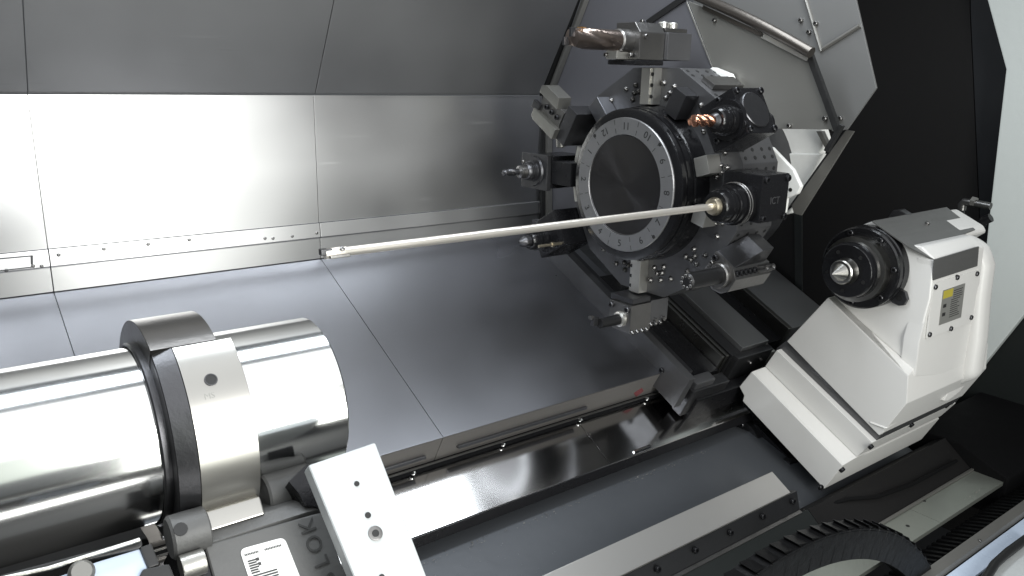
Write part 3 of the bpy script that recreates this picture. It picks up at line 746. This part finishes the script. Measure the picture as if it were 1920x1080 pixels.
# steel top plate
pA = UX(1640, 412, XT); npl = nv
tp = [UP(px, py, pA + nv * 0.004, nv) for px, py in ((1636, 414), (1775, 388), (1829, 430), (1806, 439), (1836, 461), (1751, 486), (1703, 461))]
MB().prism(tp, nv * -0.0038).build("top_plate", "plate_steel", ts, 0.0008)
yS = pA.y
sd = UX(1752, 487, XT).y - 0.004
tq = [UY(px, py, sd) for px, py in ((1753, 487), (1836, 462), (1833, 499), (1750, 526))]
MB().prism(tq, (0, 0.0035, 0)).build("side_plate", "plate_steel", ts, 0.0008)
# side wall with the access panel
sy = sd + 0.004
sw = [UY(px, py, sy) for px, py in ((1751, 488), (1840, 462), (1846, 560), (1826, 700), (1716, 706), (1724, 640), (1745, 560))]
MB().prism(sw, (0, 0.04, 0)).build("side_wall", "white_paint", ts, 0.004)
ap = MB().prism([UY(px, py, sy - 0.005) for px, py in ((1751, 531), (1838, 505), (1823, 604), (1738, 635))], (0, 0.0045, 0)).build("access_panel", "white_paint", ts, 0.001)
for px, py in ((1753, 538), (1794, 520), (1831, 513), (1742, 627), (1782, 616), (1820, 595)):
    put(BOLT, "bolt", ap, UY(px, py, sy - 0.0052) - Vector((1.95, 0.95, -0.9)), (0, -1, 0)).scale = (0.8, 0.8, 0.6)
ap["_w"] = [1.95, 0.95, -0.9]
lb = MB().prism([UY(px, py, sy - 0.0065) for px, py in ((1769, 545), (1810, 531), (1802, 595), (1761, 610))], (0, 0.0013, 0)).build("label_plate", "label_grey", ap)
MB().prism([UY(px, py, sy - 0.0068) for px, py in ((1770, 546), (1788, 540), (1786, 555), (1768, 561))], (0, 0.0003, 0)).build("label_mark", "label_yellow", ap)
LT, LR_, LBt = UY(1769, 545, sy - 0.0068), UY(1810, 531, sy - 0.0068), UY(1761, 610, sy - 0.0068)
ex, ey = (LR_ - LT), (LBt - LT)
b = MB()
for r in range(13):
    v = 0.10 + r * 0.063
    u0 = 0.50 if r < 4 else 0.42
    u1 = u0 + random.uniform(0.30, 0.46)
    a0 = LT + ex * u0 + ey * v; a1 = LT + ex * min(u1, 0.93) + ey * v
    b.prism([a0, a1, a1 + ey * 0.022, a0 + ey * 0.022], (0, 0.0002, 0))
for r in range(2):
    a0 = LT + ex * 0.08 + ey * (0.42 + .25 * r); b.prism([a0, a0 + ex * .14, a0 + ex * .14 + ey * .10, a0 + ey * .10], (0, 0.0002, 0))
b.build("label_print", "print_black", ap)
# base, swept up the slope in steps
def rows(name, m, pts, X, X2, bevel=0.003):
    return MB().prism([UX(px, py, X) for px, py in pts], (X2 - X, 0, 0)).build(name, m, ts, bevel)
def bevel_strip(name, m, top, Xt, bot, Xb):
    a, b_ = [UX(*p, Xt) for p in top]; c, d = [UX(*p, Xb) for p in bot]
    bk = Vector((0.06, 0, 0))
    vs = [a, b_, d, c, a + bk, b_ + bk, d + bk * 1.5, c + bk * 1.5]
    MB().add(vs, [(0, 1, 2, 3), (7, 6, 5, 4), (0, 4, 5, 1), (1, 5, 6, 2), (2, 6, 7, 3), (3, 7, 4, 0)]).build(name, m, ts, 0.0015)
bevel_strip("bevel_band", "white_paint", [(1563, 561), (1713, 691)], XT - 0.0005, [(1552, 558), (1703, 705)], 1.85)
rows("lower_face", "white_paint", [(1552, 558), (1703, 705), (1700, 757), (1655, 812), (1648, 817), (1475, 640)], 1.85, 2.28)
rows("wiper_slot", "turret_steel", [(1482, 632), (1660, 810), (1640, 829), (1455, 654)], 1.862, 2.27, 0.001)
rows("base_step", "white_paint", [(1456, 656), (1636, 830), (1606, 857), (1434, 687)], 1.842, 2.29)
bevel_strip("bevel_band", "white_paint", [(1434, 688), (1606, 858)], 1.8415, [(1409, 697), (1580, 873)], 1.792)
rows("base_block", "white_paint", [(1409, 697), (1580, 873), (1545, 917), (1392, 752), (1395, 742), (1386, 725)], 1.79, 2.30)
# gussets beside the housing
MB().prism([UY(px, py, 0.875) for px, py in ((1704, 704), (1741, 694), (1741, 740), (1692, 788), (1662, 806), (1700, 758))], (0, 0.05, 0)).build("gusset", "white_paint", ts, 0.006, 3)
MB().prism([UY(px, py, 0.86) for px, py in ((1815, 662), (1838, 651), (1836, 690), (1800, 735), (1778, 752), (1770, 752))], (0, 0.05, 0)).build("gusset", "white_paint", ts, 0.004)
for px, py in ((1632, 837), (1578, 880), (1708, 796), (1774, 760)):
    put(BOLT_BLK, "bolt", ts, UY(px, py, 0.905), (0, -0.8, -0.5))
# quill
AQ = (0, 1.0, -0.4425)
MB().lathe([(1.838, 0.070), (1.838, 0.098), (1.841, 0.102), (1.852, 0.1025), (1.8535, 0.100), (1.857, 0.100), (1.859, 0.103), (1.879, 0.104)], AQ, seg=72).build("flange", "black_gloss", ts)
MB().lathe([(1.808, 0.068), (1.810, 0.0805), (1.839, 0.0805)], AQ, seg=64, cap=False).build("seal_ring", "ground_steel", ts)
MB().lathe([(1.780, 0.030), (1.780, 0.064), (1.784, 0.067), (1.790, 0.068), (1.792, 0.065), (1.795, 0.065), (1.797, 0.0695), (1.806, 0.0705), (1.812, 0.071)], AQ, seg=64).build("quill_nose", "black_gloss", ts)
lc = MB().lathe([(1.719, 0.0004), (1.7535, 0.0215), (1.7538, 0.0215), (1.7540, 0.0165), (1.7545, 0.0165), (1.755, 0.027), (1.758, 0.0295), (1.778, 0.0315), (1.781, 0.033)], AQ, seg=56).build("live_centre", "ground_steel", ts, 0, 2, 25)
for k in range(7):
    a = k * 2 * math.pi / 7 + 0.3
    put(BOLT_BLK, "bolt", ts, Vector((1.8375, AQ[1] + 0.089 * math.cos(a), AQ[2] + 0.089 * math.sin(a))), (-1, 0, 0))
for k in range(5):
    a = k * 2 * math.pi / 5 + 1.0
    put(HOLE, "hole", ts, Vector((1.7795, AQ[1] + 0.050 * math.cos(a), AQ[2] + 0.050 * math.sin(a))), (-1, 0, 0))
lg = UX(1683, 556, 1.868)
MB().prism([UX(px, py, 1.866) for px, py in ((1660, 550), (1684, 540), (1697, 548), (1701, 562), (1694, 573), (1684, 574), (1672, 568))], (0.013, 0, 0)).build("lug", "dark_steel", ts, 0.003)
put(HOLE_L, "hole", ts, UX(1686, 559, 1.8655), (-1, 0, 0))
put(BOLT_S, "bolt", ts, UP(1738, 420, pA + nv * 0.004, nv), nv)
put(HOLE, "hole", ts, UP(1771, 462, pA + nv * 0.0042, nv), nv)
MB().prism([UX(px, py, 2.02) for px, py in ((1664, 408), (1674, 394), (1686, 393), (1700, 402), (1702, 410))], (0.03, 0, 0)).build("rear_lug", "dark_steel", ts, 0.003)
# undercarriage of the tailstock
ub = thing("tailstock_carriage", "black undercarriage block carrying the white tailstock above the rail", "carriage", UX(1480, 880, 1.9))
MB().prism([UX(px, py, 1.86) for px, py in ((1392, 770), (1545, 925), (1510, 960), (1478, 930), (1440, 885), (1395, 830), (1376, 795))], (0.45, 0, 0)).build("carriage_body", "black_oxide", ub, 0.004)
MB().prism([UX(px, py, 1.84) for px, py in ((1388, 782), (1412, 806), (1424, 828), (1408, 834), (1378, 800))], (0.05, 0, 0)).build("wiper_block", "dark_steel", ub, 0.004)
MB().prism([UX(px, py, 1.84) for px, py in ((1462, 858), (1482, 868), (1478, 880), (1462, 870))], (0.03, 0, 0)).build("wiper_block", "dark_steel", ub, 0.003)
put(BOLT, "bolt", ub, UX(1392, 796, 1.839), (-1, 0, 0)); put(BOLT, "bolt", ub, UX(1487, 937, 1.855), (-1, 0, 0))
MB().prism([(2.36, 0.90, -1.02), (2.36, 0.76, -1.075), (2.36, 0.76, -1.2), (2.36, 1.05, -1.2), (2.36, 1.05, -1.02)], (0.9, 0, 0)).build("bed_apron", "deep_black", ub, 0.006)
MB().tube([Vector((1.72, 0.945, -1.035)), Vector((1.80, 0.925, -1.03)), Vector((1.90, 0.90, -1.045)), Vector((2.05, 0.885, -1.05)), Vector((2.30, 0.88, -1.05))], 0.005, 10).build("cable", "deep_black", ub)

# hydraulic fitting behind the tailstock
hf = thing("hydraulic_fitting", "small grey elbow pipe fitting behind the top of the tailstock", "pipe fitting", UX(1810, 400, 2.45))
MB().tube([UX(1803, 394, 2.45), UX(1804, 384, 2.45), UX(1808, 379, 2.45), UX(1822, 380, 2.45), UX(1858, 387, 2.45)], [0.011, 0.012, 0.012, 0.0105, 0.010], 14).build("elbow", "holder_steel", hf)
MB().tube([UX(1803, 395, 2.45), UX(1803, 440, 2.45)], 0.007, 10).build("pipe", "black_oxide", hf)
MB().tube([UX(1822, 377, 2.45), UX(1830, 379, 2.45)], 0.0145, 6).build("hex_nut", "trim_grey", hf)
MB().tube([UX(1832, 428, 2.45), UX(1845, 414, 2.45), UX(1858, 408, 2.45)], 0.013, 10).build("hose", "black_oxide", hf)

# ------------------------------------------------------------------ shaft, collar and steady rest on the left
AS = (0, 1.0, -0.4435)
sh = MB().lathe([(-1.2, 0.110), (0.414, 0.110), (0.4165, 0.1075), (0.4165, 0.0)], AS, seg=128).build("workpiece_shaft", "chrome", None, 0, 2, 40)
tag(sh, "thick mirror polished steel shaft held in the steady rest at the lower left", "shaft")
cr = thing("shaft_collar", "wide satin steel clamp collar around the polished shaft", "collar", (0.23, 1.0, -0.4435))
def half_ring(name, m, sec, a0, a1, bevel):
    n = 48
    rings = []
    for i in range(n + 1):
        t = math.radians(a0 + (a1 - a0) * i / n)
        rings.append([(x, 1.0 - r * math.cos(t), -0.4435 + r * math.sin(t)) for x, r in sec])
    return MB().rings(rings).build(name, m, cr, bevel)
half_ring("collar_ring", "ground_steel", [(0.2165, 0.1120), (0.2165, 0.1424), (0.2169, 0.1428), (0.2846, 0.1428), (0.2850, 0.1424), (0.2850, 0.1120)], 62.7, -160, 0)
half_ring("collar_cap", "collar_dark", [(0.1930, 0.1120), (0.1930, 0.1424), (0.1934, 0.1428), (0.2676, 0.1428), (0.2680, 0.1424), (0.2680, 0.1120)], 63.4, 199, 0)
def cylp(x, ang, r=0.1428):   # angle above the horizontal, towards the camera
    a = math.radians(ang); return Vector((x, 1.0 - r * math.cos(a), -0.4435 + r * math.sin(a)))
MB().lathe([(0.1936, 0.1113), (0.1936, 0.1345), (0.1945, 0.1360), (0.2160, 0.1421), (0.2163, 0.1400)], AS, seg=128, cap=False).build("side_face", "dark_steel", cr, 0, 2, 25)  # dark steel puts the mirrored dark surroundings into the colour
MB().lathe([(0.184, 0.1112), (0.184, 0.1140), (0.186, 0.1155), (0.1935, 0.1155)], AS, seg=96, cap=False).build("inner_sleeve", "dark_steel", cr, 0, 2, 25)
n_ = lambda ang: Vector((0, -math.cos(math.radians(ang)), math.sin(math.radians(ang))))
px_ = UP(401, 758, cylp(0.2, 42), n_(42))
put(hole_mesh("screw_hole", 0.0062), "screw_hole", cr, cylp(0.246, 41.5, 0.1429), n_(41.5))
MB().lathe([(0.0, 0.0075), (0.0012, 0.0075), (0.0012, 0.0062), (-0.001, 0.0062)], cylp(0.246, 41.5, 0.1427), n_(41.5), 20, cap=False).build("hole_rim", "dark_steel", cr)
text("engraving", "MS", 0.010, "label_grey", cr, frame((1, 0, 0), Vector((0, math.sin(math.radians(34)), math.cos(math.radians(34)))), n_(34), cylp(0.240, 34, 0.1429)), 0.0002)


sr = thing("steady_rest", "grey cast steady rest with white clamp arms gripping the polished shaft", "steady rest", (0.35, 0.8, -0.7))
# body face: plane through its upper edge, leaning 45 degrees
bu = Vector((0, -math.cos(math.radians(46)), -math.sin(math.radians(46)))); bn = Vector((0, -math.sin(math.radians(46)), math.cos(math.radians(46))))
yB = 0.83; pB = Vector((0, yB, -0.6265 * yB))
def BF(px, py, d=0.0): return UP(px, py, pB + bn * d, bn)
MB().prism([BF(*p) for p in ((383, 1021), (604, 959), (650, 1080), (700, 1200), (450, 1260))], bn * -0.16).build("body", "steady_grey", sr, 0.004, 3)
MB().prism([Vector((0.190, y, z)) for y, z in ((yB + 0.001, -0.6265 * yB + 0.0015), (0.852, -0.5135), (0.91, -0.530), (0.91, -0.63), (0.86, -0.64))], (0.172, 0, 0)).build("upper_saddle", "steady_grey", sr, 0.003)
MB().lathe([(0.298, 0.0), (0.298, 0.024), (0.301, 0.026), (0.357, 0.026), (0.36, 0.024), (0.36, 0.0)], (0, 0.893, -0.516), seg=36).build("roller", "steady_grey", sr)
MB().prism([Vector((0.200, y, z)) for y, z in ((0.860, -0.496), (0.846, -0.5125), (0.870, -0.525), (0.885, -0.500))], (0.083, 0, 0)).build("shoe", "ground_steel", sr, 0.0025)
kc = UY(358, 990, 0.838)
MB().lathe([(-0.022, 0.010), (-0.022, 0.022), (-0.019, 0.025), (0.018, 0.025), (0.020, 0.023)], (kc.x, kc.y + 0.012, kc.z - 0.012), seg=32).build("end_knob", "steady_grey", sr)
put(HOLE_L, "hole", sr, Vector((kc.x - 0.012, kc.y + 0.012 - 0.0178, kc.z - 0.012 + 0.0178)), (0, -0.707, 0.707))
MB().prism([BF(*p, -0.004) for p in ((326, 1012), (344, 1000), (384, 1018), (402, 1080), (440, 1200), (355, 1200))], bn * -0.10).build("end_bracket", "black_oxide", sr, 0.004)
MB().cyl(BF(338, 1066, 0.004), BF(338, 1066, 0.004) + Vector((0.026, 0, 0)), 0.014, 24).build("bolt_head", "jaw_steel", sr, 0.002)
# white clamp arm plate
yA = 0.83
pW = UY(640, 850, 0.80); 
def WF(px, py, d=0.0): return UP(px, py, pW + bn * d, bn)
arm = MB().prism([WF(*p) for p in ((578, 872), (704, 829), (800, 1080), (880, 1290), (745, 1290), (663, 1080))], bn * -0.022).build("clamp_arm", "arm_white", sr, 0.003, 3)
for px, py, r in ((669, 907, 0.0032), (690, 966, 0.0036), (716, 1082, 0.0034)):
    put(hole_mesh("hole", r), "hole", sr, WF(px, py, 0.0004), bn)
put(bolt_mesh("clamp_bolt", 0.0085, 0.001, "holder_steel", 20), "clamp_bolt", sr, WF(704, 1000, 0.0004), bn)
put(hole_mesh("hole", 0.0042), "hole", sr, WF(704, 1000, 0.0012), bn)
pb = WF(578, 880, -0.022)
MB().prism([BF(*p, 0.003) for p in ((541, 903), (577, 868), (605, 955), (588, 950), (572, 948), (560, 925))], bn * -0.05).build("arm_bracket", "black_oxide", sr, 0.002)
# sticker and raised lettering
st = MB()
cr4 = [BF(*p, 0.0012) for p in ((449, 1030), (533, 1007), (566, 1090), (482, 1130))]
def rrect(c4, k=0.14, n=5):
    out = []
    for i in range(4):
        p, a, b2 = c4[i], c4[i - 1], c4[(i + 1) % 4]
        L_ = (c4[1] - c4[0]).length * k
        pa = p + (a - p).normalized() * L_; pb_ = p + (b2 - p).normalized() * L_
        for j in range(n + 1):
            t = j / n; out.append(pa * (1 - t) ** 2 + p * 2 * t * (1 - t) + pb_ * t * t)
    return out
stk = st.prism(rrect(cr4), bn * -0.001).build("sticker", "sticker_white", sr)
stk["_w"] = [0.35, 0.8, -0.7]
e1 = cr4[1] - cr4[0]; e2 = cr4[3] - cr4[0]
b = MB()
def sq(u0, u1, v0, v1):
    a = cr4[0] + bn * 0.0003
    b.prism([a + e1 * u0 + e2 * v0, a + e1 * u1 + e2 * v0, a + e1 * u1 + e2 * v1, a + e1 * u0 + e2 * v1], bn * -0.0002)
for u in range(9): sq(0.06 + u * 0.035, 0.085 + u * 0.035, 0.11, 0.15)
for u in range(11): sq(0.50 + u * 0.035, 0.525 + u * 0.035, 0.11, 0.15)
for v in range(6): sq(0.08, 0.24 + 0.05 * random.random(), 0.24 + v * 0.045, 0.27 + v * 0.045)
sq(0.26, 0.33, 0.23, 0.29); sq(0.28, 0.34, 0.32, 0.38)
for v in range(3): sq(0.08 + .02 * v, 0.62, 0.52 + v * 0.05, 0.55 + v * 0.05)
b.build("sticker_print", "letter_grey", stk)
LX = (BF(592, 962, 0) - BF(640, 1085, 0)).normalized()
LYv = bn.cross(LX).normalized()
lc_ = BF(578, 986, 0.0006)
for i, ch_ in enumerate("KOLBOTUA"):
    text("raised_letter", ch_, 0.027, "letter_grey", sr, frame(LX, LYv, bn, lc_ - LX * (0.0225 * i)), 0.0008)

MB().prism([(-1.2, 1.02, -0.60), (-1.2, 1.20, -0.62), (-1.2, 1.22, -1.05), (-1.2, 0.74, -1.05), (-1.2, 0.74, -0.80)], (1.385, 0, 0)).build("rest_base", "black_sheet", sr, 0.004)
# small machine parts at the lower left
wp = thing("chip_window", "pale blue reflective window plate with a dark frame under the shaft at the lower left", "window plate", UY(250, 1060, 0.62))
def LL(px, py, d=0.0): return UP(px, py, Vector((0, 0.70, -0.56)) + bn * d, bn)
MB().prism([LL(*p) for p in ((108, 1082), (180, 1054), (262, 1029), (276, 1062), (288, 1110), (108, 1140))], bn * -0.006).build("pane", "pale_blue", wp, 0.001)
MB().prism([LL(*p, 0.004) for p in ((0, 1078), (265, 1008), (268, 1022), (262, 1028), (110, 1062), (0, 1096))], bn * -0.010).build("frame_bar", "seal_black", wp, 0.002)
MB().prism([LL(*p, 0.004) for p in ((262, 1026), (284, 1018), (300, 1058), (278, 1066))], bn * -0.010).build("frame_bar", "seal_black", wp, 0.002)
MB().lathe([(0, 0.012), (0.010, 0.012), (0.014, 0.009)], LL(152, 1078, 0.0), bn, 24).build("knob", "trim_grey", wp)
MB().prism([LL(*p, 0.006) for p in ((262, 1078), (268, 1066), (318, 1056), (335, 1100), (260, 1100))], bn * -0.014).build("clamp", "seal_black", wp, 0.003)
MB().tube([LL(-30, 1092, 0.008), LL(90, 1066, 0.008), LL(262, 1012, 0.008)], 0.0022, 8).build("bead", "jaw_steel", wp)

# ------------------------------------------------------------------ lower right: bed plate, rack, door track, chain
bp = thing("bed_sheet", "dark bed sheet dropping from the guide rail to the lower plate", "sheet", (1.2, 0.85, -1.1))
for xa, xb, m_ in ((XL, 1.655, "green_grey_sheet"), (1.657, 2.9, "black_sheet")):  # one sheet: lit left part lighter, shade of the right part put into black
    MB().prism([(xa, ys - 0.006, zs - 0.006), (xa, 0.862, -1.085), (xa, 0.862, -1.10), (xa, ys + .03, zs - 0.03)], (xb - xa, 0, 0)).build("sheet", m_, bp, 0.001)
lw = thing("lower_plate", "flat grey-green steel plate along the bed beyond the black cable chain", "plate", (2.0, 0.81, -1.09))
zl = -1.088
xs = (0.6, 1.86, 1.99, 2.16, 2.75)
for a, b_ in ((0.6, 1.992), (1.992, 2.42)):
    MB().box(a + .0008, b_ - .0008, 0.772, 0.852, zl - 0.012, zl).build("plate_section", "plate_green_grey", lw, 0.001)
MB().box(0.6, 2.42, 0.8525, 0.860, zl - 0.012, zl + 0.006).build("back_edge", "trim_grey", lw, 0.001)
put(HOLE, "hole", lw, UZ(1702, 986, zl + 0.0005), (0, 0, 1)); put(HOLE, "hole", lw, UZ(1733, 939, zl + 0.0005), (0, 0, 1))
rk = thing("bellows", "row of dark ribbed bellows folds beside the lower plate", "bellows", (2.0, 0.73, -1.14))
for i in range(46):
    x = 1.55 + i * 0.026
    MB().prism([(x, 0.765, -1.125), (x, 0.708, -1.105), (x, 0.700, -1.15), (x, 0.765, -1.17)], (0.011, 0, 0)).build("fold", "chain_black", rk, 0.0015)
    if i % 2 == 0:
        MB().box(x + 0.0115, x + 0.0255, 0.71, 0.764, -1.172, -1.142).build("fold_gap", "black_oxide", rk)
dk = thing("door_track", "grey door track bar with a pale blue glass door edge at the lower right corner", "door track", (2.0, 0.68, -1.08))
MB().prism([(0.8, 0.690, -1.0790), (0.8, 0.668, -1.0860), (0.8, 0.664, -1.100), (0.8, 0.690, -1.11)], (2.2, 0, 0)).build("track_bar", "trim_grey", dk, 0.002)
MB().prism([(0.8, 0.660, -1.097), (0.8, 0.622, -1.100), (0.8, 0.622, -1.108), (0.8, 0.660, -1.106)], (2.2, 0, 0)).build("door_glass", "pale_blue", dk, 0.001)
MB().tube([UZ(1845, 1090, -1.07), UZ(1865, 1058, -1.07), UZ(1890, 1035, -1.07), UZ(1935, 1002, -1.07)], 0.010, 12).build("rubber_tube", "seal_black", dk)
MB().prism([(0.8, 0.602, -1.090), (0.8, 0.50, -1.090), (0.8, 0.50, -1.11), (0.8, 0.602, -1.11)], (2.2, 0, 0)).build("door_sill", "arm_white", dk, 0.003)
put(RIVET, "rivet", dk, UZ(1838, 1013, -1.0815), (0, -0.2, 1))

cc = thing("cable_chain", "black plastic cable drag chain arching up from the lower edge", "cable chain", UY(1560, 1080, 0.70))
Yc0, Yc1 = 0.682, 0.720
q0, q1, q2 = UY(1384, 1079, 0.70), UY(1556, 988, 0.70), UY(1742, 1072, 0.70)
def circum(p, q, r):
    ax, ay, bx, by, cx_, cy_ = p.x, p.z, q.x, q.z, r.x, r.z
    d = 2 * (ax * (by - cy_) + bx * (cy_ - ay) + cx_ * (ay - by))
    ux = ((ax * ax + ay * ay) * (by - cy_) + (bx * bx + by * by) * (cy_ - ay) + (cx_ * cx_ + cy_ * cy_) * (ay - by)) / d
    uy = ((ax * ax + ay * ay) * (cx_ - bx) + (bx * bx + by * by) * (ax - cx_) + (cx_ * cx_ + cy_ * cy_) * (bx - ax)) / d
    return Vector((ux, 0.70, uy))
cen = circum(q0, q1, q2); Rc = (q1 - cen).length
print("CHAIN", cen, Rc, q0, q1, q2)
nL = 100
a0, a1 = math.radians(235), math.radians(-60)
for i in range(nL):
    a = a0 + (a1 - a0) * i / (nL - 1)
    rad = Rc - 0.020
    x = cen.x + rad * math.cos(a); z = cen.z + rad * math.sin(a)
    tx = Vector((-1.0 * math.sin(a), 0, math.cos(a))).normalized() * -1
    nz = Vector((tx.z, 0, -tx.x))
    if nz.dot(Vector((math.cos(a), 0, math.sin(a)))) < 0: nz = -nz
    M = frame(tx, nz.cross(tx), nz, (x, 0.7025, z))
    L_ = abs(a1 - a0) / (nL - 1) * rad * 1.05
    lk = MB()
    w2 = (Yc1 - Yc0) / 2
    lk.box(-L_ * 0.46, L_ * 0.46, -w2, w2, 0.010, 0.0155, M)
    lk.box(-L_ * 0.50, L_ * 0.485, -w2, -w2 + 0.006, -0.050, 0.0125, M)
    lk.box(-L_ * 0.50, L_ * 0.485, w2 - 0.006, w2, -0.050, 0.0125, M)
    lk.add([M @ Vector(v) for v in ((-L_ * .50, -w2 * .9, 0.0155), (-L_ * .50, w2 * .9, 0.0155), (L_ * .10, w2 * .9, 0.0155), (L_ * .10, -w2 * .9, 0.0155), (-L_ * .62, -w2 * .9, 0.0215), (-L_ * .62, w2 * .9, 0.0215))],
           [(0, 1, 2, 3), (4, 5, 1, 0), (4, 3, 2, 5), (0, 3, 4), (1, 5, 2)])
    lk.box(-L_ * 0.5, L_ * 0.5, -w2 + 0.001, w2 - 0.001, -0.0495, -0.046, M)
    lk.build("link", "chain_black", cc, 0.0008, 1)
